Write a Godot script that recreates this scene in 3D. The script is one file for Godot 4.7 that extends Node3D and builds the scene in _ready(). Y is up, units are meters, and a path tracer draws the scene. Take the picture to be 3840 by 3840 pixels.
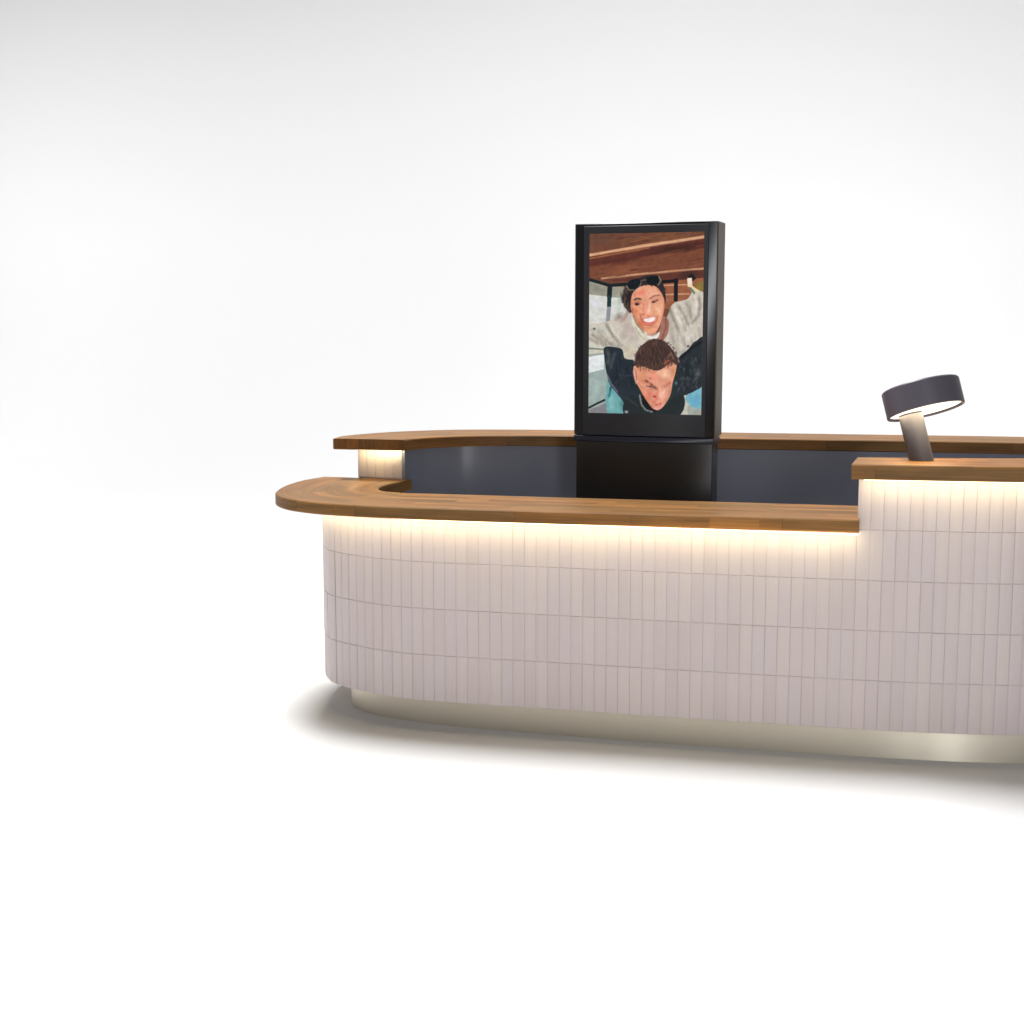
extends Node3D

var rng := RandomNumberGenerator.new()
var mats := {}

# ---------------------------------------------------------------- helpers
func srgb(r: float, g: float, b: float) -> Color:
	return Color(r / 255.0, g / 255.0, b / 255.0)

func lin(r: float, g: float, b: float) -> Color:      # a real-world base colour, given linear
	return Color(r, g, b).linear_to_srgb()

func mat(c: Color, rough: float, metal := 0.0) -> StandardMaterial3D:
	var m := StandardMaterial3D.new()
	m.albedo_color = c
	m.roughness = rough
	m.metallic = metal
	return m

func glow(c: Color, energy: float) -> StandardMaterial3D:
	var m := StandardMaterial3D.new()
	m.albedo_color = Color(0.8, 0.8, 0.8)
	m.roughness = 0.6
	m.emission_enabled = true
	m.emission = c
	m.emission_energy_multiplier = energy
	return m

func tag(o: Node, label: String, category: String, group := "") -> void:
	o.set_meta("label", label)
	o.set_meta("category", category)
	if group:
		o.set_meta("group", group)

func part(called: String, mesh: Mesh, m: Material, parent: Node) -> MeshInstance3D:
	var o := MeshInstance3D.new()
	o.name = called
	o.mesh = mesh
	o.material_override = m
	parent.add_child(o, true)
	return o

# Catmull-Rom through control points (plan: x, z)
func spline(pts: PackedVector2Array, per: int, closed := false) -> PackedVector2Array:
	var out := PackedVector2Array()
	var n := pts.size()
	var last := n if closed else n - 1
	for i in last:
		var p0 := pts[(i - 1 + n) % n] if closed or i > 0 else pts[0] * 2.0 - pts[1]
		var p1 := pts[i]
		var p2 := pts[(i + 1) % n]
		var p3 := pts[(i + 2) % n] if closed or i + 2 < n else pts[n - 1] * 2.0 - pts[n - 2]
		for k in per:
			out.append(p1.cubic_interpolate(p2, p0, p3, float(k) / per))
	if not closed:
		out.append(pts[n - 1])
	return out

func length_of(pts: PackedVector2Array) -> float:
	var l := 0.0
	for i in pts.size() - 1:
		l += pts[i].distance_to(pts[i + 1])
	return l

func at_length(pts: PackedVector2Array, s: float) -> Vector2:
	for i in pts.size() - 1:
		var d := pts[i].distance_to(pts[i + 1])
		if s <= d or i == pts.size() - 2:
			return pts[i].lerp(pts[i + 1], s / maxf(d, 1e-6))
		s -= d
	return pts[pts.size() - 1]

func evenly(pts: PackedVector2Array, step: float) -> PackedVector2Array:
	var l := length_of(pts)
	var n := maxi(1, int(round(l / step)))
	var out := PackedVector2Array()
	for i in n + 1:
		out.append(at_length(pts, l * i / n))
	return out

# moves a line sideways; positive = to the left of its direction seen from above with z down the page
func offset(pts: PackedVector2Array, d: float) -> PackedVector2Array:
	var out := PackedVector2Array()
	for i in pts.size():
		var t := (pts[mini(i + 1, pts.size() - 1)] - pts[maxi(i - 1, 0)]).normalized()
		out.append(pts[i] + Vector2(t.y, -t.x) * d)
	return out

func slice(pts: PackedVector2Array, s0: float, s1: float, step := 0.02) -> PackedVector2Array:
	var out := PackedVector2Array()
	var n := maxi(1, int(ceil((s1 - s0) / step)))
	for i in n + 1:
		out.append(at_length(pts, s0 + (s1 - s0) * i / n))
	return out

# smallest arc length at which the line crosses z = value or x = value
func where(pts: PackedVector2Array, axis: int, value: float, after := 0.0) -> float:
	var s := 0.0
	for i in pts.size() - 1:
		var a := pts[i]
		var b := pts[i + 1]
		var d := a.distance_to(b)
		if s >= after and (a[axis] - value) * (b[axis] - value) <= 0.0 and a[axis] != b[axis]:
			return s + d * (value - a[axis]) / (b[axis] - a[axis])
		s += d
	return s

# a bar between an outer and an inner line (same number of points), with chamfered long edges
func band(outer: PackedVector2Array, inner: PackedVector2Array, y0: float, y1: float, ch: float) -> ArrayMesh:
	var st := SurfaceTool.new()
	st.begin(Mesh.PRIMITIVE_TRIANGLES)
	var n := outer.size()
	var rings: Array[PackedVector3Array] = []
	var us := PackedFloat32Array()
	var u := 0.0
	for i in n:
		if i > 0:
			u += (outer[i].lerp(inner[i], 0.5)).distance_to(outer[i - 1].lerp(inner[i - 1], 0.5))
		us.append(u)
		var o := outer[i]
		var q := inner[i]
		var w := (q - o).normalized() * ch
		var o2 := o + w
		var q2 := q - w
		rings.append(PackedVector3Array([
			Vector3(o.x, y0 + ch, o.y), Vector3(o.x, y1 - ch, o.y), Vector3(o2.x, y1, o2.y), Vector3(q2.x, y1, q2.y),
			Vector3(q.x, y1 - ch, q.y), Vector3(q.x, y0 + ch, q.y), Vector3(q2.x, y0, q2.y), Vector3(o2.x, y0, o2.y)]))
	var wide := outer[n / 2].distance_to(inner[n / 2])
	var vs := [0.0, y1 - y0, y1 - y0 + ch, y1 - y0 + wide, y1 - y0 + wide + ch, 2.0 * (y1 - y0) + wide, 2.0 * (y1 - y0) + wide + ch, 2.0 * (y1 - y0) + 2.0 * wide, 2.0 * (y1 - y0) + 2.0 * wide + ch]
	for k in 8:
		st.set_smooth_group(k)
		var k2 := (k + 1) % 8
		for i in n - 1:
			var a := rings[i][k]
			var b := rings[i + 1][k]
			var c := rings[i + 1][k2]
			var d := rings[i][k2]
			var ua := Vector2(us[i], vs[k])
			var ub := Vector2(us[i + 1], vs[k])
			var uc := Vector2(us[i + 1], vs[k + 1])
			var ud := Vector2(us[i], vs[k + 1])
			for t in [[a, ua], [b, ub], [c, uc], [a, ua], [c, uc], [d, ud]]:
				st.set_uv(t[1])
				st.add_vertex(t[0])
	st.set_smooth_group(20)
	for e in 2:
		var r := rings[0] if e == 0 else rings[n - 1]
		for k in range(1, 7):
			var tri := [r[0], r[k], r[k + 1]] if e == 0 else [r[0], r[k + 1], r[k]]
			for v in tri:
				st.set_uv(Vector2(v.y * 3.0, v.x + v.z))
				st.add_vertex(v)
	st.generate_normals()
	return st.commit()

func box(w: float, h: float, d: float, ch: float) -> ArrayMesh:      # chamfered box standing on its base, centred in x and z
	var o := PackedVector2Array([Vector2(-w / 2, d / 2), Vector2(-w / 2 + ch, d / 2), Vector2(w / 2 - ch, d / 2), Vector2(w / 2, d / 2)])
	var i := PackedVector2Array([Vector2(-w / 2, -d / 2), Vector2(-w / 2 + ch, -d / 2), Vector2(w / 2 - ch, -d / 2), Vector2(w / 2, -d / 2)])
	o[0].y -= ch
	o[3].y -= ch
	i[0].y += ch
	i[3].y += ch
	return band(o, i, 0.0, h, ch)

func lathe(profile: PackedVector2Array, seg := 64) -> ArrayMesh:     # (radius, height) from bottom to top
	var st := SurfaceTool.new()
	st.begin(Mesh.PRIMITIVE_TRIANGLES)
	for k in profile.size() - 1:
		st.set_smooth_group(k)
		var p := profile[k]
		var q := profile[k + 1]
		for i in seg:
			var a := TAU * i / seg
			var b := TAU * (i + 1) / seg
			var v0 := Vector3(cos(a) * p.x, p.y, sin(a) * p.x)
			var v1 := Vector3(cos(b) * p.x, p.y, sin(b) * p.x)
			var v2 := Vector3(cos(b) * q.x, q.y, sin(b) * q.x)
			var v3 := Vector3(cos(a) * q.x, q.y, sin(a) * q.x)
			for v in [v0, v1, v2, v0, v2, v3]:
				st.add_vertex(v)
	st.generate_normals()
	return st.commit()

# one glazed finger tile, its face in the plane z = 0, standing on y = 0; shape varies with the seed
func tile_mesh(w: float, h: float, k: int) -> ArrayMesh:
	var r := RandomNumberGenerator.new()
	r.seed = 100 + k
	var st := SurfaceTool.new()
	st.begin(Mesh.PRIMITIVE_TRIANGLES)
	var c := 0.0012
	var xs := [-w / 2, -w / 2 + c, -w * 0.2, w * 0.2, w / 2 - c, w / 2]
	var zs := [-0.0017, -0.0007 - r.randf() * 0.0005, r.randf() * 0.0004, r.randf() * 0.0004, -0.0007 - r.randf() * 0.0005, -0.0017]
	var ys := [0.0, c, h - c, h]
	var sag := [-0.0010, 0.0, 0.0, -0.0010]
	st.set_smooth_group(-1)
	for i in 5:
		for j in 3:
			var g := func(a: int, b: int) -> Vector3: return Vector3(xs[a], ys[b], minf(zs[a], zs[a] + sag[b] * (1.0 if a > 0 and a < 5 else 0.2)))
			var p: Vector3 = g.call(i, j)
			var q: Vector3 = g.call(i + 1, j)
			var s: Vector3 = g.call(i + 1, j + 1)
			var t: Vector3 = g.call(i, j + 1)
			for v in [p, s, q, p, t, s]:
				st.add_vertex(v)
	for side in [-1.0, 1.0]:
		var x: float = side * w / 2
		var f := [Vector3(x, 0, -0.0035), Vector3(x, h, -0.0035), Vector3(x, h, -0.009), Vector3(x, 0, -0.009)]
		for v in ([f[0], f[1], f[2], f[0], f[2], f[3]] if side > 0 else [f[0], f[2], f[1], f[0], f[3], f[2]]):
			st.add_vertex(v)
	st.generate_normals()
	return st.commit()

# ---------------------------------------------------------------- textures
func wood_image(seed_: int) -> Image:
	var w := 1024
	var h := 512
	var im := Image.create(w, h, false, Image.FORMAT_RGB8)
	var r := RandomNumberGenerator.new()
	r.seed = seed_
	var fine := FastNoiseLite.new()
	fine.seed = seed_
	fine.frequency = 0.02
	var broad := FastNoiseLite.new()
	broad.seed = seed_ + 1
	broad.frequency = 0.006
	var rows := 10
	for row in rows:
		var x := -r.randi_range(0, 300)
		while x < w:
			var l := r.randi_range(150, 420)
			var tone := r.randf_range(0.89, 1.1)
			var red := r.randf_range(-0.04, 0.03)
			var shift := r.randf() * 900.0
			var y0 := row * h / rows
			var y1 := (row + 1) * h / rows
			for y in range(y0, y1):
				for px in range(maxi(x, 0), mini(x + l, w)):
					var g := fine.get_noise_2d(px * 0.16 + shift, y * 3.2) * 0.14 + broad.get_noise_2d(px * 0.5 + shift, y * 2.2) * 0.16
					var b := tone * (1.0 + g)
					if y - y0 < 1 or px - x < 2:
						b *= 0.9
					im.set_pixel(px, y, Color(0.548 * b * (1.0 + red), 0.386 * b, 0.212 * b * (1.0 - red)))
			x += l
	return im

var pic: Image
func span(y: int, x0: float, x1: float, c: Color) -> void:
	var a := clampi(int(round(x0)) - 235, 0, 882)
	var b := clampi(int(round(x1)) - 235, 0, 882)
	if b > a and y >= 205 and y < 1635:
		pic.fill_rect(Rect2i(a, y - 205, b - a, 1), c)

func poly(p: Array, c: Color, k := 1.0, ox := 0.0, oy := 0.0) -> void:      # flat list x, y, x, y ...
	var n := p.size() / 2
	var pts := PackedVector2Array()
	for i in n:
		pts.append(Vector2(p[2 * i] * k + ox, p[2 * i + 1] * k + oy))
	var lo := 1e9
	var hi := -1e9
	for v in pts:
		lo = minf(lo, v.y)
		hi = maxf(hi, v.y)
	for y in range(int(floor(lo)), int(ceil(hi)) + 1):
		var xs := PackedFloat32Array()
		for i in n:
			var a := pts[i]
			var b := pts[(i + 1) % n]
			if (a.y <= y + 0.5) != (b.y <= y + 0.5):
				xs.append(a.x + (y + 0.5 - a.y) / (b.y - a.y) * (b.x - a.x))
		xs.sort()
		for i in range(0, xs.size() - 1, 2):
			span(y, xs[i], xs[i + 1], c)

func smooth_poly(p: Array, c: Color, k := 1.0, ox := 0.0, oy := 0.0) -> void:
	var pts := PackedVector2Array()
	for i in p.size() / 2:
		pts.append(Vector2(p[2 * i] * k + ox, p[2 * i + 1] * k + oy))
	var flat := []
	for v in spline(pts, 6, true):
		flat.append(v.x)
		flat.append(v.y)
	poly(flat, c)

func stroke(p: Array, wide: float, c: Color, k := 1.0, ox := 0.0, oy := 0.0) -> void:
	for i in p.size() / 2 - 1:
		var a := Vector2(p[2 * i] * k + ox, p[2 * i + 1] * k + oy)
		var b := Vector2(p[2 * i + 2] * k + ox, p[2 * i + 3] * k + oy)
		var t := (b - a).normalized() * wide * 0.5
		var s := Vector2(-t.y, t.x)
		var q := [a - t * 0.5 + s, b + t * 0.5 + s, b + t * 0.5 - s, a - t * 0.5 - s]
		poly([q[0].x, q[0].y, q[1].x, q[1].y, q[2].x, q[2].y, q[3].x, q[3].y], c)

func blob(x: float, y: float, rx: float, ry: float, turn: float, c: Color, strength := 1.0, hard := 0.0) -> void:
	var reach := maxf(rx, ry)
	for py in range(maxi(int(y - reach), 205), mini(int(y + reach) + 1, 1635)):
		for px in range(maxi(int(x - reach), 235), mini(int(x + reach) + 1, 1117)):
			var d := Vector2(px - x, py - y).rotated(-turn) / Vector2(rx, ry)
			var l := d.length()
			if l < 1.0:
				var a := strength * clampf((1.0 - l) / (1.0 - hard), 0.0, 1.0)
				pic.set_pixel(px - 235, py - 205, pic.get_pixel(px - 235, py - 205).lerp(c, a))

func soft(p: Array, wide: float, c: Color, strength := 0.5, k := 1.0, ox := 0.0, oy := 0.0) -> void:      # a soft brush stroke
	for i in p.size() / 2 - 1:
		var a := Vector2(p[2 * i] * k + ox, p[2 * i + 1] * k + oy)
		var b := Vector2(p[2 * i + 2] * k + ox, p[2 * i + 3] * k + oy)
		var turn := (b - a).angle()
		var n := maxi(1, int(a.distance_to(b) / wide))
		for j in n:
			var q := a.lerp(b, (j + 0.5) / n)
			blob(q.x, q.y, wide * 1.1, wide * 0.55, turn, c, strength, 0.1)

func advert_image() -> Image:       # the photograph that the kiosk's screen shows: one person carrying another on the back under a timber ceiling
	pic = Image.create(882, 1430, false, Image.FORMAT_RGB8)
	pic.fill(srgb(108, 68, 54))
	var B := 0.4565
	poly([235, 205, 1117, 205, 1117, 250, 235, 365], srgb(112, 72, 56))
	blob(780, 250, 330, 60, -0.1, srgb(135, 90, 60), 0.8)
	blob(330, 250, 160, 60, 0.0, srgb(92, 70, 62), 0.7)
	poly([235, 390, 1117, 262, 1117, 340, 235, 480], srgb(96, 52, 44))
	poly([235, 465, 720, 380, 1117, 330, 1117, 480, 235, 560], srgb(120, 72, 54))
	blob(900, 330, 330, 42, -0.13, srgb(62, 36, 30), 0.9)
	blob(480, 420, 260, 40, -0.16, srgb(84, 44, 40), 0.8)
	blob(520, 500, 260, 50, -0.1, srgb(142, 88, 64), 0.8)
	stroke([235, 372, 650, 308, 1117, 246], 24, srgb(204, 152, 118))
	stroke([235, 400, 700, 322], 12, srgb(150, 96, 66))
	stroke([330, 558, 700, 520, 1117, 489], 16, srgb(188, 140, 108))
	poly([380, 572, 1117, 500, 1117, 610, 700, 600], srgb(96, 54, 46))
	blob(1010, 540, 110, 50, 0.0, srgb(58, 42, 38), 0.9)
	var w := RandomNumberGenerator.new()
	w.seed = 31
	for k in 130:
		var x := w.randf_range(235, 1080)
		var y := w.randf_range(205, 560)
		var l := w.randf_range(40, 160)
		soft([x, y, x + l, y - l * w.randf_range(0.13, 0.24)], w.randf_range(8, 20), [srgb(70, 42, 34), srgb(138, 94, 68), srgb(92, 62, 54), srgb(120, 74, 52)][k % 4], 0.3)
	stroke([235, 372, 650, 308, 1117, 246], 15, srgb(206, 158, 124))
	# left: window wall, dark metal frame
	poly([235, 590, 395, 640, 560, 640, 560, 900, 235, 1000], srgb(206, 206, 200))
	poly([235, 575, 395, 625, 545, 622, 530, 720, 235, 684], srgb(150, 146, 132))
	blob(290, 760, 70, 60, 0.0, srgb(214, 212, 222), 0.8)
	blob(290, 640, 80, 34, 0.2, srgb(126, 128, 116), 0.7)
	for k in 4:
		stroke([300, 760 + k * 40, 370, 764 + k * 40], 4, srgb(190, 192, 188))
	blob(470, 760, 22, 110, 0.0, srgb(170, 182, 174), 0.8)
	stroke([235, 566, 395, 614, 560, 602], 24, srgb(24, 36, 40))
	stroke([398, 615, 394, 700], 38, srgb(26, 38, 44))
	stroke([394, 700, 391, 800], 32, srgb(30, 58, 62))
	stroke([391, 790, 384, 910], 32, srgb(138, 140, 146))
	# right: slats and frame
	poly([800, 590, 1117, 560, 1117, 800, 800, 800], srgb(148, 92, 66))
	stroke([800, 618, 1010, 612], 10, srgb(196, 150, 118))
	stroke([800, 690, 1010, 684], 12, srgb(190, 146, 116))
	stroke([800, 735, 960, 730], 26, srgb(150, 100, 80))
	poly([1050, 600, 1117, 590, 1117, 680, 1080, 680], srgb(136, 116, 62))
	stroke([800, 590, 920, 582], 26, srgb(26, 24, 28))
	stroke([909, 572, 909, 735], 30, srgb(22, 28, 32))
	stroke([1020, 545, 1040, 570], 40, srgb(34, 28, 30))
	# lower left: bench and floor
	poly([235, 1030, 520, 1080, 420, 1640, 235, 1640], srgb(150, 164, 160))
	poly([235, 1060, 380, 1085, 360, 1150, 235, 1160], srgb(196, 194, 178))
	stroke([235, 1115, 360, 1122], 14, srgb(128, 130, 124))
	poly([235, 1185, 356, 1160, 356, 1280, 235, 1312], srgb(216, 220, 220))
	stroke([235, 1172, 360, 1152], 8, srgb(160, 158, 150))
	blob(290, 1420, 70, 110, 0.0, srgb(166, 182, 178), 0.7)
	stroke([235, 1596, 300, 1560, 365, 1528], 16, srgb(36, 42, 48))
	poly([235, 1612, 400, 1545, 400, 1640, 235, 1640], srgb(128, 126, 130))
	poly([900, 1640, 960, 1480, 1117, 1480, 1117, 1640], srgb(186, 184, 170))
	poly([1015, 1640, 1010, 1560, 1117, 1560, 1117, 1640], srgb(156, 160, 152))
	# the carried person's pale jacket
	var jac := srgb(196, 188, 176)
	smooth_poly([225, 930, 330, 910, 450, 875, 560, 825, 620, 900, 640, 1100, 530, 1200, 490, 1130, 370, 1105, 225, 1050], jac)
	smooth_poly([470, 920, 570, 830, 640, 940, 780, 1000, 850, 850, 890, 760, 1000, 722, 1040, 650, 1090, 660, 1130, 720, 1130, 1040, 1050, 1060, 950, 1180, 700, 1220, 540, 1200, 490, 1110], jac)
	blob(560, 960, 110, 140, 0.2, srgb(182, 164, 158), 0.8)
	blob(560, 1140, 70, 70, 0.0, srgb(192, 182, 156), 0.8)
	blob(330, 960, 120, 50, 0.0, srgb(186, 188, 176), 0.8)
	blob(470, 860, 60, 40, -0.5, srgb(120, 104, 98), 0.7)
	for s in [[860, 800, 915, 930, 985, 1080], [925, 770, 975, 850, 1010, 930], [985, 740, 1010, 800, 1030, 880], [1085, 700, 1095, 780, 1080, 860, 1030, 915], [300, 980, 350, 1040, 430, 1085], [370, 920, 420, 1010, 470, 1070], [250, 1000, 330, 1050, 400, 1090], [620, 940, 670, 1030, 700, 1080]]:
		soft(s, 34, srgb(128, 118, 106), 0.62)
	for s in [[900, 800, 950, 920, 1010, 1040], [1050, 690, 1070, 760, 1060, 840], [400, 915, 445, 1000, 490, 1060], [280, 960, 330, 1010]]:
		soft(s, 26, srgb(228, 222, 210), 0.6)
	soft([860, 830, 880, 1000, 930, 1140], 60, srgb(150, 136, 126), 0.5)
	soft([500, 1090, 440, 1100, 330, 1080, 235, 1035], 40, srgb(134, 130, 120), 0.6)
	soft([700, 1050, 780, 1000, 860, 900], 50, srgb(168, 150, 140), 0.5)
	soft([940, 1165, 1000, 1110, 1060, 1060], 40, srgb(150, 150, 146), 0.5)
	blob(1000, 1000, 90, 120, 0.3, srgb(204, 198, 188), 0.7)
	for k in 46:
		var x := w.randf_range(860, 1090)
		var y := w.randf_range(730, 1080)
		soft([x, y, x + w.randf_range(5, 30), y + w.randf_range(50, 110)], w.randf_range(10, 22), [srgb(150, 140, 130), srgb(214, 208, 196), srgb(172, 158, 150)][k % 3], 0.4)
	for k in 40:
		var x := w.randf_range(240, 480)
		var y := 930.0 + (x - 240.0) * 0.1 + w.randf_range(-10, 120)
		soft([x, y, x + w.randf_range(20, 60), y + w.randf_range(30, 80)], w.randf_range(9, 18), [srgb(148, 144, 132), srgb(210, 206, 194), srgb(170, 162, 152)][k % 3], 0.4)
	blob(1008, 1093, 13, 13, 0.0, srgb(90, 86, 84), 1.0, 0.5)
	blob(275, 958, 16, 12, 0.0, srgb(90, 86, 84), 1.0, 0.3)
	stroke([1012, 570, 1016, 620], 36, srgb(224, 208, 192))
	stroke([1014, 620, 1078, 666], 20, srgb(226, 200, 158))
	stroke([1020, 640, 1050, 680], 16, srgb(100, 130, 110))
	# hair, face (Z: another set of picture units)
	var Z := 0.777
	var r0 := RandomNumberGenerator.new()
	r0.seed = 14
	var zx := 210.0
	var zy := 168.0
	smooth_poly([458, 850, 405, 810, 366, 710, 400, 610, 470, 540, 560, 490, 680, 474, 750, 520, 790, 620, 800, 745, 760, 760, 600, 620, 470, 690], srgb(50, 42, 42), Z, zx, zy)
	soft([385, 640, 385, 740, 430, 820], 40, srgb(88, 80, 70), 0.6, Z, zx, zy)
	soft([430, 640, 440, 740, 450, 830], 30, srgb(30, 24, 26), 0.7, Z, zx, zy)
	soft([500, 600, 600, 575, 700, 560], 26, srgb(76, 58, 52), 0.6, Z, zx, zy)
	soft([440, 800, 400, 900, 350, 950], 40, srgb(150, 116, 110), 0.6, Z, zx, zy)
	smooth_poly([770, 890, 832, 930, 828, 1060, 765, 1145, 715, 1130, 750, 1000], srgb(160, 112, 98), Z, zx, zy)
	soft([800, 900, 810, 1000, 760, 1130], 26, srgb(122, 78, 70), 0.6, Z, zx, zy)
	smooth_poly([590, 1040, 700, 1060, 745, 1050, 720, 1110, 620, 1110], srgb(226, 220, 214), Z, zx, zy)
	smooth_poly([452, 780, 466, 670, 515, 608, 600, 574, 690, 584, 748, 640, 786, 725, 786, 810, 768, 905, 738, 1000, 692, 1066, 640, 1072, 588, 1032, 522, 950, 472, 860], srgb(222, 158, 128), Z, zx, zy)
	blob(zx + 560 * Z, zy + 650 * Z, 70, 36, -0.2, srgb(226, 126, 108), 0.85)
	blob(zx + 670 * Z, zy + 650 * Z, 66, 44, 0.1, srgb(232, 176, 150), 0.9)
	blob(zx + 740 * Z, zy + 830 * Z, 34, 80, 0.1, srgb(234, 178, 146), 0.9)
	blob(zx + 505 * Z, zy + 840 * Z, 40, 56, -0.2, srgb(214, 122, 84), 0.85)
	blob(zx + 560 * Z, zy + 960 * Z, 44, 54, -0.5, srgb(206, 104, 70), 0.8)
	blob(zx + 650 * Z, zy + 1030 * Z, 56, 30, 0.0, srgb(230, 160, 112), 0.8)
	soft([460, 700, 462, 780, 480, 860, 525, 945, 590, 1030], 26, srgb(176, 100, 74), 0.55, Z, zx, zy)
	soft([780, 730, 782, 820, 764, 920], 22, srgb(196, 126, 98), 0.5, Z, zx, zy)
	soft([480, 752, 520, 742, 560, 752], 34, srgb(160, 92, 70), 0.45, Z, zx, zy)
	soft([648, 726, 700, 712, 748, 712], 30, srgb(176, 112, 90), 0.45, Z, zx, zy)
	soft([600, 640, 640, 690, 650, 760], 34, srgb(238, 184, 160), 0.4, Z, zx, zy)
	soft([500, 640, 480, 700], 26, srgb(160, 92, 74), 0.5, Z, zx, zy)
	soft([700, 600, 756, 660, 780, 740], 24, srgb(190, 126, 100), 0.5, Z, zx, zy)
	soft([520, 800, 548, 830], 30, srgb(236, 168, 132), 0.6, Z, zx, zy)
	soft([710, 800, 740, 840], 34, srgb(246, 198, 170), 0.7, Z, zx, zy)
	soft([600, 1000, 650, 1008, 700, 990], 26, srgb(196, 120, 86), 0.5, Z, zx, zy)
	soft([600, 1068, 660, 1082, 720, 1062], 24, srgb(150, 86, 66), 0.6, Z, zx, zy)
	soft([485, 722, 515, 706, 562, 718], 24, srgb(58, 38, 34), 0.9, Z, zx, zy)
	soft([640, 712, 685, 682, 742, 676], 20, srgb(128, 86, 74), 0.85, Z, zx, zy)
	blob(zx + 516 * Z, zy + 764 * Z, 30, 17, 0.0, srgb(104, 60, 48), 0.9, 0.1)
	blob(zx + 514 * Z, zy + 766 * Z, 19, 11, 0.0, srgb(30, 20, 20), 1.0, 0.4)
	soft([655, 752, 690, 730, 732, 728], 17, srgb(74, 48, 44), 0.9, Z, zx, zy)
	blob(zx + 684 * Z, zy + 744 * Z, 20, 10, -0.2, srgb(60, 36, 34), 1.0, 0.2)
	soft([585, 740, 580, 800, 578, 850], 24, srgb(214, 106, 92), 0.6, Z, zx, zy)
	soft([640, 760, 640, 810, 632, 850], 30, srgb(240, 196, 178), 0.8, Z, zx, zy)
	blob(zx + 578 * Z, zy + 868 * Z, 18, 14, 0.0, srgb(176, 86, 70), 0.8)
	blob(zx + 634 * Z, zy + 884 * Z, 28, 11, 0.0, srgb(188, 108, 92), 0.8)
	soft([548, 860, 560, 915, 600, 975, 660, 985, 712, 940, 722, 880], 20, srgb(178, 84, 70), 0.6, Z, zx, zy)
	smooth_poly([574, 918, 620, 906, 660, 904, 700, 892, 692, 940, 645, 962, 598, 950], srgb(192, 108, 100), Z, zx, zy)
	smooth_poly([584, 920, 640, 906, 696, 898, 686, 934, 644, 950, 602, 942], srgb(240, 222, 222), Z, zx, zy)
	soft([596, 962, 645, 974, 694, 948], 14, srgb(196, 96, 88), 0.8, Z, zx, zy)
	smooth_poly([466, 880, 500, 960, 590, 1060, 630, 1110, 600, 1150, 545, 1110, 500, 1030, 468, 960], srgb(204, 200, 180), Z, zx, zy)
	soft([478, 880, 520, 975, 592, 1060], 14, srgb(136, 98, 72), 0.75, Z, zx, zy)
	soft([500, 1000, 545, 1080, 600, 1130], 20, srgb(160, 150, 134), 0.6, Z, zx, zy)
	for k in 60:
		var u := r0.randf()
		var p := Vector2(455, 860).lerp(Vector2(400, 620), u) + Vector2(-60.0 * sin(u * PI), 0) + Vector2(r0.randf_range(-10, 40), 0)
		soft([p.x, p.y, p.x + r0.randf_range(-14, 14), p.y - 50], 12, [srgb(74, 64, 58), srgb(36, 30, 32), srgb(98, 84, 72)][k % 3], 0.55, Z, zx, zy)
	for k in 40:
		var p := Vector2(r0.randf_range(560, 800), 0)
		p.y = 560.0 + absf(p.x - 600.0) * 0.5 + r0.randf_range(-70, -10)
		soft([p.x, p.y, p.x + 26, p.y + 24], 11, [srgb(78, 64, 58), srgb(34, 28, 30), srgb(62, 50, 48)][k % 3], 0.5, Z, zx, zy)
	# sunglasses pushed up into the hair
	smooth_poly([420, 580, 440, 528, 530, 508, 548, 552, 505, 604, 445, 602], srgb(20, 28, 32), Z, zx, zy)
	smooth_poly([605, 508, 640, 490, 714, 480, 728, 510, 716, 562, 655, 578, 618, 550], srgb(18, 25, 28), Z, zx, zy)
	soft([412, 580, 432, 622, 486, 622], 11, srgb(150, 146, 130), 0.9, Z, zx, zy)
	soft([545, 536, 575, 522, 608, 520], 11, srgb(140, 130, 120), 0.8, Z, zx, zy)
	soft([555, 545, 540, 590, 500, 622], 10, srgb(168, 150, 138), 0.8, Z, zx, zy)
	soft([728, 486, 750, 530, 722, 576], 12, srgb(158, 150, 136), 0.9, Z, zx, zy)
	soft([480, 548, 510, 535], 16, srgb(46, 60, 66), 0.7, Z, zx, zy)
	# the carrying person: dark leather jacket, teal trousers of the other at the sides
	var teal := srgb(108, 160, 162)
	smooth_poly([230, 1530, 300, 1640, 420, 1740, 430, 1850, 360, 1900, 240, 1900, 210, 1760], teal, Z, zx, zy)
	soft([260, 1700, 280, 1860], 60, srgb(138, 188, 188), 0.6, Z, zx, zy)
	soft([390, 1740, 380, 1840], 60, srgb(58, 110, 108), 0.7, Z, zx, zy)
	soft([262, 1610, 240, 1720], 26, srgb(32, 104, 108), 0.8, Z, zx, zy)
	smooth_poly([1180, 1530, 1180, 1800, 1080, 1810, 1010, 1720, 1090, 1620], srgb(116, 170, 186), Z, zx, zy)
	blob(zx + 1110 * Z, zy + 1740 * Z, 50, 50, 0.3, srgb(94, 158, 194), 0.8)
	smooth_poly([190, 1210, 300, 1205, 372, 1230, 400, 1320, 500, 1350, 510, 1520, 580, 1700, 700, 1850, 760, 1910, 430, 1910, 400, 1790, 330, 1690, 250, 1590, 215, 1470, 195, 1330], srgb(38, 46, 54), Z, zx, zy)
	smooth_poly([1190, 1120, 1190, 1540, 1090, 1650, 980, 1710, 930, 1910, 700, 1910, 830, 1700, 880, 1540, 930, 1320, 1020, 1230, 1095, 1146], srgb(40, 47, 52), Z, zx, zy)
	smooth_poly([420, 1910, 450, 1700, 700, 1800, 980, 1680, 930, 1910], srgb(34, 42, 44), Z, zx, zy)
	soft([215, 1230, 240, 1300, 225, 1400], 46, srgb(104, 108, 98), 0.6, Z, zx, zy)
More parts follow.
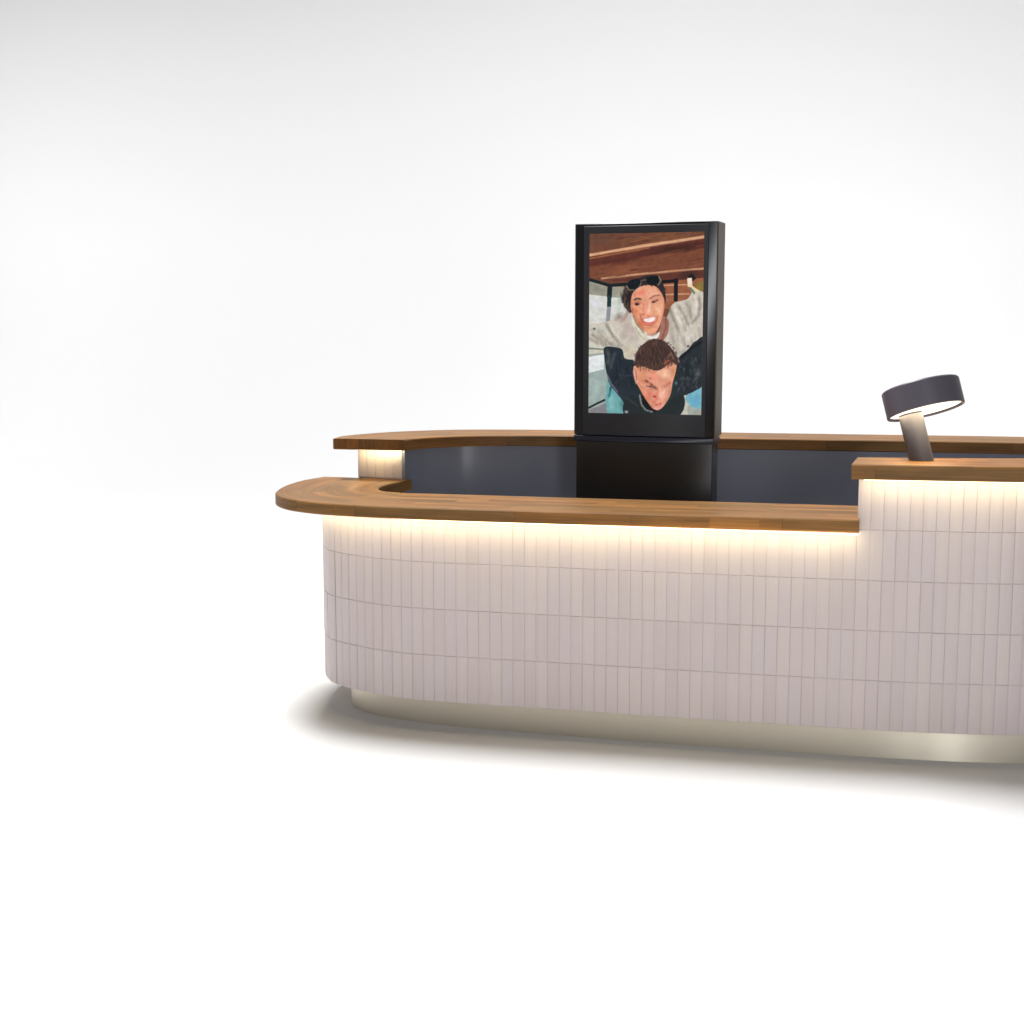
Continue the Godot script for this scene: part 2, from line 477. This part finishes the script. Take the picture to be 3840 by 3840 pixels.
	soft([300, 1260, 270, 1360, 250, 1440], 40, srgb(88, 94, 100), 0.6, Z, zx, zy)
	soft([340, 1330, 320, 1430, 300, 1540], 60, srgb(26, 34, 46), 0.7, Z, zx, zy)
	soft([420, 1380, 450, 1500, 480, 1600], 70, srgb(22, 34, 42), 0.7, Z, zx, zy)
	soft([330, 1480, 400, 1500, 480, 1490], 20, srgb(58, 68, 82), 0.6, Z, zx, zy)
	soft([216, 1480, 260, 1580, 330, 1670], 20, srgb(150, 152, 172), 0.6, Z, zx, zy)
	soft([340, 1690, 440, 1740, 540, 1810], 30, srgb(62, 74, 76), 0.5, Z, zx, zy)
	soft([490, 1420, 500, 1540, 560, 1680], 40, srgb(24, 50, 40), 0.6, Z, zx, zy)
	soft([900, 1500, 880, 1640, 830, 1760], 44, srgb(28, 60, 48), 0.7, Z, zx, zy)
	soft([960, 1310, 1040, 1230, 1160, 1140], 26, srgb(16, 18, 20), 0.8, Z, zx, zy)
	soft([1000, 1340, 1030, 1450, 1060, 1560], 60, srgb(28, 36, 42), 0.7, Z, zx, zy)
	soft([1050, 1330, 1100, 1400, 1140, 1480], 40, srgb(78, 84, 88), 0.6, Z, zx, zy)
	soft([940, 1530, 1010, 1500, 1080, 1540, 1140, 1500], 34, srgb(86, 90, 98), 0.6, Z, zx, zy)
	soft([1020, 1580, 1090, 1570], 36, srgb(52, 50, 62), 0.6, Z, zx, zy)
	blob(zx + 1120 * Z, zy + 1470 * Z, 40, 40, 0.0, srgb(120, 122, 128), 0.55)
	blob(zx + 915 * Z, zy + 1565 * Z, 16, 22, 0.0, srgb(128, 150, 176), 0.7)
	blob(zx + 420 * Z, zy + 1870 * Z, 22, 16, 0.0, srgb(220, 214, 224), 0.9)
	var r := RandomNumberGenerator.new()
	r.seed = 9
	for k in 60:
		var x := r.randf_range(940, 1150)
		var y := r.randf_range(1300, 1620)
		var d := r.randf_range(-30, 30)
		soft([x, y, x + d, y + r.randf_range(20, 50)], 16, srgb(92, 98, 104) if k % 2 else srgb(24, 30, 34), 0.45, Z, zx, zy)
	for k in 50:
		var x := r.randf_range(230, 480)
		var y := r.randf_range(1270, 1620)
		soft([x, y, x + r.randf_range(-20, 20), y + r.randf_range(20, 60)], 16, srgb(66, 74, 84) if k % 2 else srgb(24, 30, 38), 0.4, Z, zx, zy)
	# his head, bent forward
	smooth_poly([560, 1690, 640, 1740, 720, 1840, 690, 1880, 620, 1850, 572, 1790], srgb(14, 18, 20), Z, zx, zy)
	soft([552, 1690, 572, 1790, 616, 1846, 690, 1868], 22, srgb(158, 160, 158), 0.9, Z, zx, zy)
	smooth_poly([486, 1440, 510, 1390, 660, 1400, 770, 1390, 880, 1330, 918, 1360, 908, 1460, 882, 1560, 862, 1680, 812, 1780, 752, 1842, 692, 1834, 632, 1764, 562, 1644, 506, 1540], srgb(216, 150, 124), Z, zx, zy)
	blob(zx + 805 * Z, zy + 1480 * Z, 62, 48, 0.2, srgb(232, 192, 158), 0.9)
	blob(zx + 580 * Z, zy + 1500 * Z, 44, 70, 0.0, srgb(208, 140, 100), 0.8)
	blob(zx + 690 * Z, zy + 1500 * Z, 50, 40, 0.0, srgb(228, 142, 120), 0.8)
	blob(zx + 640 * Z, zy + 1690 * Z, 54, 60, -0.4, srgb(212, 116, 102), 0.85)
	blob(zx + 790 * Z, zy + 1670 * Z, 30, 84, 0.25, srgb(242, 190, 170), 0.95)
	blob(zx + 885 * Z, zy + 1440 * Z, 20, 60, 0.1, srgb(196, 136, 82), 0.8)
	soft([540, 1560, 590, 1660, 640, 1750], 22, srgb(190, 112, 80), 0.6, Z, zx, zy)
	soft([488, 1440, 500, 1510, 520, 1580], 24, srgb(226, 164, 156), 0.85, Z, zx, zy)
	soft([512, 1440, 520, 1540], 12, srgb(120, 72, 56), 0.6, Z, zx, zy)
	soft([560, 1540, 620, 1570, 700, 1640], 44, srgb(178, 104, 82), 0.5, Z, zx, zy)
	soft([770, 1620, 830, 1600, 880, 1560], 34, srgb(196, 128, 108), 0.5, Z, zx, zy)
	soft([720, 1470, 780, 1440, 850, 1450], 40, srgb(240, 196, 166), 0.5, Z, zx, zy)
	soft([560, 1440, 640, 1450, 720, 1450], 34, srgb(190, 118, 92), 0.5, Z, zx, zy)
	soft([746, 1600, 760, 1660, 752, 1720], 26, srgb(246, 190, 168), 0.7, Z, zx, zy)
	soft([590, 1640, 620, 1700], 40, srgb(230, 160, 134), 0.5, Z, zx, zy)
	soft([660, 1760, 720, 1770], 24, srgb(184, 96, 84), 0.5, Z, zx, zy)
	soft([640, 1770, 690, 1820], 22, srgb(160, 92, 76), 0.5, Z, zx, zy)
	soft([860, 1600, 848, 1680, 810, 1770], 20, srgb(176, 110, 94), 0.5, Z, zx, zy)
	soft([600, 1538, 650, 1566, 690, 1600, 722, 1630], 26, srgb(104, 58, 52), 0.85, Z, zx, zy)
	soft([610, 1606, 650, 1598, 700, 1618], 18, srgb(126, 92, 86), 0.85, Z, zx, zy)
	blob(zx + 660 * Z, zy + 1606 * Z, 20, 8, 0.1, srgb(70, 56, 58), 0.9)
	soft([780, 1600, 820, 1586, 862, 1556], 18, srgb(166, 100, 88), 0.8, Z, zx, zy)
	soft([800, 1612, 850, 1594], 13, srgb(176, 122, 112), 0.7, Z, zx, zy)
	blob(zx + 655 * Z, zy + 1522 * Z, 11, 12, 0.0, srgb(150, 76, 66), 0.8)
	soft([736, 1612, 732, 1660, 706, 1720], 20, srgb(198, 96, 86), 0.6, Z, zx, zy)
	soft([700, 1690, 720, 1730, 700, 1760], 34, srgb(214, 104, 98), 0.6, Z, zx, zy)
	blob(zx + 700 * Z, zy + 1706 * Z, 17, 12, 0.2, srgb(132, 46, 46), 0.95, 0.1)
	soft([700, 1792, 740, 1790, 776, 1766], 17, srgb(186, 62, 62), 0.85, Z, zx, zy)
	soft([690, 1822, 745, 1830, 790, 1795], 18, srgb(236, 158, 164), 0.7, Z, zx, zy)
	smooth_poly([500, 1320, 540, 1215, 615, 1150, 690, 1118, 785, 1140, 862, 1210, 912, 1290, 932, 1355, 905, 1376, 872, 1350, 815, 1392, 760, 1430, 700, 1440, 640, 1420, 580, 1400, 520, 1410], srgb(74, 54, 49), Z, zx, zy)
	for k in 150:
		var a := r.randf_range(-1.35, 1.4)
		var far := r.randf_range(40, 235)
		var bx := 715.0 + sin(a) * far * 0.98
		var by := 1370.0 - cos(a) * far * 1.05
		var tip := r.randf_range(-26, 26)
		soft([bx, by, bx + sin(a) * 8 + tip * 0.4, by + 24, bx + tip, by + 58], 12, [srgb(44, 34, 32), srgb(120, 90, 78), srgb(92, 64, 64), srgb(58, 46, 34), srgb(52, 40, 46)][k % 5], 0.6, Z, zx, zy)
	for k in 40:
		var a := r.randf_range(-1.3, 1.35)
		var p := Vector2(715.0 + sin(a) * 214.0, 1370.0 - cos(a) * 236.0)
		var q := p + Vector2(sin(a), -cos(a)).rotated(r.randf_range(-0.9, 0.9)) * r.randf_range(10, 30)
		soft([p.x, p.y, q.x, q.y], 13, [srgb(60, 44, 40), srgb(104, 78, 68), srgb(84, 58, 52)][k % 3], 0.7, Z, zx, zy)
	for k in 26:
		var bx := 520.0 + k * 15.0
		var by := 1396.0 - 0.0009 * (bx - 600.0) * (bx - 600.0) + r.randf_range(-16, 16)
		soft([bx, by, bx + r.randf_range(-14, 14), by + r.randf_range(24, 60)], 14, srgb(104, 74, 58) if k % 3 else srgb(70, 50, 46), 0.6, Z, zx, zy)
	soft([540, 1400, 550, 1450], 34, srgb(170, 118, 76), 0.6, Z, zx, zy)
	soft([830, 1310, 860, 1260, 890, 1330], 22, srgb(160, 122, 96), 0.5, Z, zx, zy)
	soft([690, 1180, 680, 1290], 40, srgb(52, 42, 32), 0.6, Z, zx, zy)
	soft([790, 1370, 850, 1330], 24, srgb(206, 96, 72), 0.6, Z, zx, zy)
	blob(zx + 936 * Z, zy + 1340 * Z, 10, 24, -0.3, srgb(226, 154, 174), 0.8)
	blob(zx + 500 * Z, zy + 1310 * Z, 9, 50, 0.1, srgb(170, 140, 160), 0.6)
	var grain := FastNoiseLite.new()
	grain.seed = 4
	grain.frequency = 0.05
	for y in 1430:
		for x in 882:
			var g := 1.0 + 0.035 * grain.get_noise_2d(x, y) + 0.09 * grain.get_noise_2d(x * 0.3 + 900, y * 0.3)
			var q := pic.get_pixel(x, y)
			pic.set_pixel(x, y, Color(clampf((q.r * g - 0.42) * 1.07 + 0.42, 0.0, 1.0), clampf((q.g * g - 0.42) * 1.07 + 0.42, 0.0, 1.0), clampf((q.b * g - 0.42) * 1.07 + 0.42, 0.0, 1.0)))
	pic.resize(168, 272, Image.INTERPOLATE_LANCZOS)
	pic.resize(441, 715, Image.INTERPOLATE_CUBIC)
	return pic

# ---------------------------------------------------------------- scene
func area_light(called: String, at: Vector3, towards: Vector3, size: Vector2, energy: float, c: Color, along := Vector3.ZERO) -> void:
	var l := AreaLight3D.new()
	l.name = called
	l.area_size = size
	l.area_normalize_energy = true
	l.light_energy = energy
	l.light_color = c
	l.shadow_enabled = true
	l.area_range = 30.0
	var z := -towards.normalized()
	var x := along.normalized() if along != Vector3.ZERO else (Vector3.UP.cross(z).normalized() if absf(z.y) < 0.99 else Vector3.RIGHT)
	var y := z.cross(x).normalized()
	l.transform = Transform3D(Basis(x, y, z), at)
	add_child(l, true)

func led_run(line: PackedVector2Array, y: float, parent: Node, power := 0.062) -> void:      # a warm strip under a counter top, and its light
	part("light_strip", band(offset(line, 0.005), offset(line, -0.005), y - 0.004, y, 0.001), mats.led, parent)
	var l := length_of(line)
	var n := int(ceil(l / 0.22))
	for i in n:
		var a := at_length(line, l * i / n)
		var b := at_length(line, l * (i + 1) / n)
		var m := (a + b) * 0.5
		var along := Vector3(b.x - a.x, 0, b.y - a.y).normalized()
		area_light("strip_light", Vector3(m.x, y - 0.009, m.y), Vector3.DOWN + along.cross(Vector3.UP) * 0.9, Vector2(a.distance_to(b), 0.01), power * a.distance_to(b), Color(1.0, 0.95, 0.75), along)

func _ready() -> void:
	rng.seed = 7
	# camera
	var cam := Camera3D.new()
	cam.name = "camera"
	cam.position = Vector3(0, 1.65, 0)
	cam.rotation_degrees = Vector3(-7.490, 17.281, 0)
	cam.fov = 39.146
	cam.near = 0.05
	cam.far = 100.0
	add_child(cam)
	cam.current = true
	# air and exposure
	var we := WorldEnvironment.new()
	we.name = "environment"
	var env := Environment.new()
	env.background_mode = Environment.BG_COLOR
	env.background_color = Color(0.40, 0.40, 0.41)
	env.tonemap_mode = Environment.TONE_MAPPER_LINEAR
	env.tonemap_exposure = 1.0
	env.sdfgi_enabled = true
	env.ssao_enabled = true
	env.ssil_enabled = true
	we.environment = env
	add_child(we)
	# studio lights
	area_light("overhead_light", Vector3(-4.1, 10.0, -7.1), Vector3(0.1, -1, 0.45), Vector2(2.8, 4.0), 162.0, Color(1, 1, 1))
	area_light("front_light", Vector3(1.9, 1.7, 0.6), Vector3(-0.3, -0.1, -1.0), Vector2(1.0, 2.2), 9.0, Color(0.98, 0.99, 1.0))
	area_light("backdrop_light", Vector3(-0.4, 0.5, -9.6), Vector3(-0.5, 0.2, -1.0), Vector2(4.0, 0.5), 8.0, Color(1, 1, 1))
	area_light("backdrop_light", Vector3(4.6, 3.0, -9.0), Vector3(-0.3, 0.0, -1.0), Vector2(2.0, 2.0), 7.0, Color(1, 1, 1))
	area_light("backdrop_light", Vector3(-11.5, 3.0, -9.0), Vector3(0.3, -0.08, -1.0), Vector2(2.0, 2.0), 17.5, Color(1, 1, 1))

	# setting
	var paper := mat(lin(0.84, 0.84, 0.84), 0.75)
	var st := SurfaceTool.new()
	st.begin(Mesh.PRIMITIVE_TRIANGLES)
	for v in [Vector3(-16, 0, 4), Vector3(-16, 0, -12), Vector3(14, 0, -12), Vector3(-16, 0, 4), Vector3(14, 0, -12), Vector3(14, 0, 4)]:
		st.set_normal(Vector3.UP)
		st.add_vertex(v)
	var ground := part("floor", st.commit(), paper, self)
	ground.set_meta("kind", "structure")
	tag(ground, "plain white studio floor under the counter", "floor")
	st = SurfaceTool.new()
	st.begin(Mesh.PRIMITIVE_TRIANGLES)
	var prof := PackedVector2Array()
	for i in 17:
		var a := PI * 0.5 * i / 16
		prof.append(Vector2(-12.0 - 2.5 * sin(a), 2.5 - 2.5 * cos(a)))
	prof.append(Vector2(-14.5, 9.0))
	st.set_smooth_group(1)
	for i in prof.size() - 1:
		var p := prof[i]
		var q := prof[i + 1]
		var f := [Vector3(-16, p.y, p.x), Vector3(-16, q.y, q.x), Vector3(14, q.y, q.x), Vector3(14, p.y, p.x)]
		for v in [f[0], f[1], f[2], f[0], f[2], f[3]]:
			st.add_vertex(v)
	st.generate_normals()
	var wall := part("backdrop", st.commit(), paper, self)
	wall.set_meta("kind", "structure")
	tag(wall, "smooth white backdrop curving up behind the counter", "backdrop")

	# materials
	mats.led = glow(Color(1.0, 0.88, 0.68), 4.0)
	mats.grout = mat(lin(0.62, 0.535, 0.50), 0.85)
	mats.panel = mat(lin(0.225, 0.235, 0.28), 0.24)
	mats.metal = mat(lin(0.76, 0.70, 0.58), 0.36, 0.7)
	mats.metal.anisotropy_enabled = true
	mats.metal.anisotropy = -0.8
	for k in 2:
		var m := mat(Color.WHITE, 0.5)
		m.albedo_texture = ImageTexture.create_from_image(wood_image(21 + k))
		m.uv1_scale = Vector3(0.62, 1.9, 1.0)
		m.metallic_specular = 0.32
		mats["wood%d" % k] = m
	var tones := []
	for t in [[0.70, 0.60, 0.575], [0.685, 0.585, 0.57], [0.715, 0.612, 0.582], [0.69, 0.595, 0.585], [0.675, 0.577, 0.555]]:
		tones.append(mat(lin(t[0], t[1], t[2]), 0.42))
	build_counter(tones)
	build_kiosk()
	build_lamp()

func build_counter(tones: Array) -> void:
	var top := Node3D.new()
	top.name = "reception_counter"
	add_child(top, true)
	tag(top, "oval reception counter of pale vertical tiles with wooden tops and warm light strips", "reception counter")
	# outer tile line, closed, from the right front round the left end to the back
	var ctrl := PackedVector2Array([
		Vector2(0.55, -5.660), Vector2(0.33, -5.550), Vector2(0.14, -5.490), Vector2(-0.145, -5.443), Vector2(-0.345, -5.424), Vector2(-0.635, -5.402), Vector2(-0.937, -5.383), Vector2(-1.254, -5.367), Vector2(-1.576, -5.351),
		Vector2(-1.794, -5.338), Vector2(-2.016, -5.331), Vector2(-2.139, -5.338), Vector2(-2.264, -5.366), Vector2(-2.403, -5.424), Vector2(-2.464, -5.458), Vector2(-2.519, -5.500),
		Vector2(-2.580, -5.582), Vector2(-2.640, -5.702), Vector2(-2.685, -5.850), Vector2(-2.700, -6.000), Vector2(-2.692, -6.150), Vector2(-2.660, -6.330), Vector2(-2.575, -6.500),
		Vector2(-2.380, -6.665), Vector2(-2.100, -6.765), Vector2(-1.800, -6.815), Vector2(-1.070, -6.890), Vector2(-0.400, -6.960), Vector2(0.290, -7.030), Vector2(0.560, -6.920),
		Vector2(0.770, -6.680), Vector2(0.850, -6.280), Vector2(0.740, -5.880)])
	var T := spline(ctrl, 8, true)
	T.append(T[0])
	T = evenly(T, 0.02)
	var total := length_of(T)
	var s_step := where(T, 0, -0.335)                       # where the raised front ends
	var s_rear := where(T, 1, -6.2, s_step + 1.5)           # where the raised back begins
	var low_y := 0.882
	var high_y := 1.085
	var rear_y := 1.07
	# wall core
	var core := Node3D.new()
	core.name = "tiled_wall"
	top.add_child(core, true)
	var whole := slice(T, 0.0, total)
	part("grout", band(offset(whole, -0.0022), offset(whole, -0.2), 0.13, low_y - 0.002, 0.001), mats.grout, core)
	var upper_front := slice(T, 0.0, s_step)
	var upper_rear := slice(T, s_rear + 0.0045, total)
	part("grout", band(offset(upper_front, -0.0022), offset(upper_front, -0.2), low_y - 0.002, high_y - 0.001, 0.001), mats.grout, core)
	part("grout", band(offset(upper_rear, -0.0022), offset(upper_rear, -0.235), low_y - 0.002, rear_y - 0.001, 0.001), mats.grout, core)
	# tiles
	var pitch := 0.0468
	var rows := [0.13, 0.32, 0.51, 0.70, 0.89]
	var full := []
	var short := []
	var brief := []
	for k in 3:
		full.append(tile_mesh(pitch - 0.0016, 0.1889, k))
		short.append(tile_mesh(pitch - 0.0016, low_y - 0.70 - 0.002, k))
		brief.append(tile_mesh(pitch - 0.0016, rear_y - 0.89 - 0.001, k))
	var n := int(total / pitch)
	var rest := SurfaceTool.new()
	rest.begin(Mesh.PRIMITIVE_TRIANGLES)
	for c in n:
		var s0 := (c + 0.5) * total / n
		var a := at_length(T, s0 - 0.02)
		if s0 < 0.02:
			a = at_length(T, 0.0)
		var b := at_length(T, s0 + 0.02)
		var m := at_length(T, s0)
		var dir := Vector3(a.x - b.x, 0, a.y - b.y).normalized()
		var out := dir.cross(Vector3.UP).normalized()
		var seen := s0 < s_step + 3.0 and m.x > -2.66 and m.y > -5.8 and m.x < 0.34
		for r in 5:
			var mesh: Mesh = full[rng.randi() % 3]
			var tall := s0 < s_step or s0 > s_rear
			if r == 4 and not tall:
				continue
			if r == 3 and not tall:
				mesh = short[rng.randi() % 3]
			if r == 4 and s0 > s_rear:
				mesh = brief[rng.randi() % 3]
			var bas := Basis(dir, Vector3.UP, out).rotated(Vector3.UP, rng.randf_range(-0.008, 0.008))
			bas = bas.rotated(dir, rng.randf_range(-0.004, 0.004))
			var tr := Transform3D(bas, Vector3(m.x, rows[r] + 0.001, m.y) + out * rng.randf_range(-0.0004, 0.0004))
			if seen:
				var o := part("tile", mesh, tones[rng.randi() % tones.size()], core)
				o.transform = tr
			else:
				rest.append_from(mesh, 0, tr)
	# tiles on the cut end of the raised back
	var e := at_length(T, s_rear)
	var t := (at_length(T, s_rear + 0.01) - e).normalized()
	var inw := Vector3(-t.y, 0, t.x)
	if inw.x < 0:
		inw = -inw
	var face := inw.cross(Vector3.UP).normalized()
	for k in 5:
		var at := Vector3(e.x, 0.935, e.y) + inw * (0.024 + k * 0.0470)
		var o := part("tile", tile_mesh(0.0455, rear_y - 0.935 - 0.001, k), tones[k % 5], core)
		o.transform = Transform3D(Basis(inw, Vector3.UP, face), at)
	var far := part("tile_field", rest.commit(), tones[0], core)
	far.set_meta("kind", "stuff")
	# plinth
	var pc := spline(PackedVector2Array([
		Vector2(0.42, -5.645), Vector2(0.281, -5.600), Vector2(0.051, -5.550), Vector2(-0.144, -5.525), Vector2(-0.340, -5.506), Vector2(-0.743, -5.474), Vector2(-1.162, -5.452), Vector2(-1.601, -5.441),
		Vector2(-1.832, -5.441), Vector2(-2.067, -5.452), Vector2(-2.195, -5.472), Vector2(-2.329, -5.510), Vector2(-2.416, -5.562), Vector2(-2.487, -5.645), Vector2(-2.54, -5.78), Vector2(-2.57, -6.0),
		Vector2(-2.54, -6.25), Vector2(-2.44, -6.45), Vector2(-2.28, -6.58), Vector2(-1.8, -6.70), Vector2(-0.4, -6.84), Vector2(0.25, -6.90), Vector2(0.48, -6.82), Vector2(0.66, -6.60), Vector2(0.73, -6.28), Vector2(0.67, -5.97), Vector2(0.53, -5.76)]), 10, true)
	pc.append(pc[0])
	part("plinth", band(pc, offset(pc, -0.03), 0.0, 0.129, 0.001), mats.metal, top)
	# inner lining
	part("lining_panel", band(offset(upper_rear, -0.2355), offset(upper_rear, -0.25), 0.05, rear_y - 0.001, 0.001), mats.panel, top)
	var low_part := slice(T, s_step, s_rear)
	part("lining_panel", band(offset(low_part, -0.2005), offset(low_part, -0.215), 0.05, low_y - 0.002, 0.001), mats.panel, top)
	part("lining_panel", band(offset(upper_front, -0.2005), offset(upper_front, -0.215), 0.05, high_y - 0.002, 0.001), mats.panel, top)
	# low counter top, in three lengths
	var lo := spline(PackedVector2Array([Vector2(-2.855, -6.19), Vector2(-2.880, -6.00), Vector2(-2.850, -5.75), Vector2(-2.770, -5.512), Vector2(-2.649, -5.364), Vector2(-2.514, -5.289), Vector2(-2.392, -5.258), Vector2(-2.196, -5.240), Vector2(-1.908, -5.248), Vector2(-1.600, -5.272), Vector2(-1.250, -5.303), Vector2(-0.845, -5.340), Vector2(-0.340, -5.386)]), 8)
	var li := spline(PackedVector2Array([Vector2(-2.412, -6.19), Vector2(-2.440, -6.02), Vector2(-2.440, -5.90), Vector2(-2.415, -5.80), Vector2(-2.36, -5.725), Vector2(-2.29, -5.700), Vector2(-2.228, -5.693), Vector2(-2.10, -5.700), Vector2(-1.90, -5.715), Vector2(-1.60, -5.733), Vector2(-1.25, -5.757), Vector2(-0.845, -5.788), Vector2(-0.340, -5.822)]), 8)
	var cut := 8 * 6
	part("low_countertop", band(lo.slice(0, cut + 1), li.slice(0, cut + 1), low_y, 0.93, 0.004), mats.wood1, top)
	var lo2 := lo.slice(cut)
	var li2 := li.slice(cut)
	lo2[0] += Vector2(0.0012, 0)
	li2[0] += Vector2(0.0012, 0)
	part("low_countertop", band(lo2, li2, low_y, 0.93, 0.004), mats.wood0, top)
	# raised counter top at the front
	var ro := spline(PackedVector2Array([Vector2(-0.369, -5.336), Vector2(-0.085, -5.366), Vector2(0.225, -5.415), Vector2(0.52, -5.52), Vector2(0.82, -5.78), Vector2(0.95, -6.15)]), 8)
	var ri := spline(PackedVector2Array([Vector2(-0.367, -5.637), Vector2(-0.085, -5.690), Vector2(0.200, -5.760), Vector2(0.42, -5.88), Vector2(0.56, -6.02), Vector2(0.62, -6.20)]), 8)
	part("raised_countertop", band(ro, ri, high_y, 1.14, 0.004), mats.wood0, top)
	# raised counter top at the back
	var bo := spline(PackedVector2Array([Vector2(-2.760, -6.090), Vector2(-2.778, -6.250), Vector2(-2.709, -6.450), Vector2(-2.608, -6.607), Vector2(-2.417, -6.775), Vector2(-2.150, -6.872), Vector2(-1.820, -6.930), Vector2(-1.088, -7.000), Vector2(-0.610, -7.055), Vector2(0.290, -7.140), Vector2(0.62, -7.03), Vector2(0.86, -6.75), Vector2(0.95, -6.30)]), 8)
	var bi := spline(PackedVector2Array([Vector2(-2.418, -6.115), Vector2(-2.390, -6.200), Vector2(-2.330, -6.300), Vector2(-2.230, -6.400), Vector2(-2.100, -6.475), Vector2(-1.940, -6.530), Vector2(-1.740, -6.570), Vector2(-1.050, -6.640), Vector2(-0.580, -6.690), Vector2(0.270, -6.770), Vector2(0.45, -6.72), Vector2(0.58, -6.55), Vector2(0.62, -6.32)]), 8)
	part("rear_countertop", band(bo, bi, rear_y, 1.12, 0.004), mats.wood1, top)
	# light strips
	led_run(offset(slice(T, s_step + 0.01, where(T, 1, -6.1, s_step + 1.5)), 0.06), low_y - 0.0005, top)
	led_run(offset(slice(T, 0.0, s_step - 0.005), 0.06), high_y - 0.0005, top)
	var end_line := PackedVector2Array([Vector2(-2.445, -6.150), Vector2(-2.675, -6.145)])
	led_run(end_line, rear_y - 0.0005, top, 0.085)
	led_run(offset(slice(T, s_rear + 0.03, s_rear + 0.9), 0.06), rear_y - 0.0005, top)

func build_kiosk() -> void:
	var k := Node3D.new()
	k.name = "display_kiosk"
	add_child(k, true)
	tag(k, "tall black upright display kiosk with a lit portrait screen behind the counter", "display kiosk")
	# local: x from the left front edge, z = 0 at the front face
	k.position = Vector3(-1.636, 0, -6.2)
	k.rotation_degrees.y = -1.42
	var black := mat(lin(0.009, 0.009, 0.011), 0.22)
	var bezel := mat(lin(0.026, 0.026, 0.032), 0.55)
	var bronze := mat(lin(0.115, 0.085, 0.050), 0.5, 0.2)
	var base_m := mat(lin(0.019, 0.016, 0.013), 0.28)
	var W := 0.624
	var o := part("housing", box(W, 2.077 - 1.156, 0.130, 0.0015), black, k)
	o.position = Vector3(W / 2, 1.156, -0.065)
	o = part("side_cover", box(0.006, 2.0765 - 1.16, 0.150, 0.001), bronze, k)
	o.position = Vector3(W + 0.003, 1.16, -0.075)
	o = part("side_cover", box(0.006, 2.0765 - 1.16, 0.150, 0.001), bronze, k)
	o.position = Vector3(-0.003, 1.16, -0.085)
	o = part("screen_bezel", box(0.548, 2.066 - 1.158, 0.014, 0.002), bezel, k)
	o.position = Vector3(0.041 + 0.274, 1.158, 0.007)
	o = part("ledge_trim", box(W + 0.004, 0.024, 0.150, 0.003), mat(lin(0.012, 0.015, 0.035), 0.3), k)
	o.position = Vector3(W / 2, 1.131, -0.062)
	o = part("base_cabinet", box(W - 0.012, 1.130, 0.130, 0.003), base_m, k)
	o.position = Vector3(W / 2, 0.0, -0.070)
	# lit screen
	var sm := StandardMaterial3D.new()
	sm.albedo_color = Color(0.02, 0.02, 0.02)
	sm.roughness = 0.25
	sm.emission_enabled = true
	sm.emission = Color(1, 1, 1)
	sm.emission_operator = BaseMaterial3D.EMISSION_OP_MULTIPLY
	sm.emission_texture = ImageTexture.create_from_image(advert_image())
	sm.emission_energy_multiplier = 1.0
	var sw := 0.571 - 0.067
	var sh := 2.033 - 1.255
	var st := SurfaceTool.new()
	st.begin(Mesh.PRIMITIVE_TRIANGLES)
	var f := [[Vector3(0, 0, 0), Vector2(0, 1)], [Vector3(0, sh, 0), Vector2(0, 0)], [Vector3(sw, sh, 0), Vector2(1, 0)], [Vector3(sw, 0, 0), Vector2(1, 1)]]
	for i in [0, 1, 2, 0, 2, 3]:
		st.set_normal(Vector3.BACK)
		st.set_uv(f[i][1])
		st.add_vertex(f[i][0])
	o = part("lit_screen", st.commit(), sm, k)
	o.position = Vector3(0.067, 1.255, 0.016)

func build_lamp() -> void:
	var l := Node3D.new()
	l.name = "table_lamp"
	add_child(l, true)
	tag(l, "small dark grey table lamp with a tilted drum head on the raised countertop", "table lamp")
	l.position = Vector3(-0.132, 1.1402, -5.575)
	var grey := mat(lin(0.118, 0.104, 0.13), 0.42)
	var axis := Vector3(-0.2607, 0.9451, -0.1972).normalized()
	var side := axis.cross(Vector3.BACK).normalized()
	var bas := Basis(side, axis, side.cross(axis).normalized())
	# stem: leaning tube cut level at its foot
	var st := SurfaceTool.new()
	st.begin(Mesh.PRIMITIVE_TRIANGLES)
	var n := 48
	var r := 0.044
	var long := 0.215
	st.set_smooth_group(1)
	var ring := func(i: int, up: bool) -> Vector3:
		var a := TAU * i / n
		var c: Vector3 = (bas.x * cos(a) + bas.z * sin(a)) * r
		if up:
			return c + axis * long
		return c - axis * (c.y / axis.y)
	for i in n:
		var a: Vector3 = ring.call(i, false)
		var b: Vector3 = ring.call(i + 1, false)
		var c: Vector3 = ring.call(i + 1, true)
		var d: Vector3 = ring.call(i, true)
		for v in [a, b, c, a, c, d]:
			st.add_vertex(v)
	st.generate_normals()
	part("stem", st.commit(), mat(lin(0.076, 0.074, 0.096), 0.45), l)
	# head
	var head := Node3D.new()
	head.name = "drum_head"
	l.add_child(head, true)
	head.transform = Transform3D(bas, Vector3(0.010, 0.182, -0.005))
	part("shade", lathe(PackedVector2Array([Vector2(0.133, 0.010), Vector2(0.137, 0.0), Vector2(0.142, 0.0), Vector2(0.143, 0.002), Vector2(0.143, 0.096), Vector2(0.139, 0.101), Vector2(0.0, 0.101)])), grey, head)
	part("light_diffuser", lathe(PackedVector2Array([Vector2(0.0, 0.008), Vector2(0.1325, 0.0085)])), glow(Color(1.0, 0.95, 0.86), 1.6), head)
	area_light("lamp_light", l.position + Vector3(0.010, 0.182, -0.005) + axis * 0.003, -axis, Vector2(0.2, 0.2), 0.2, Color(1.0, 0.90, 0.70))
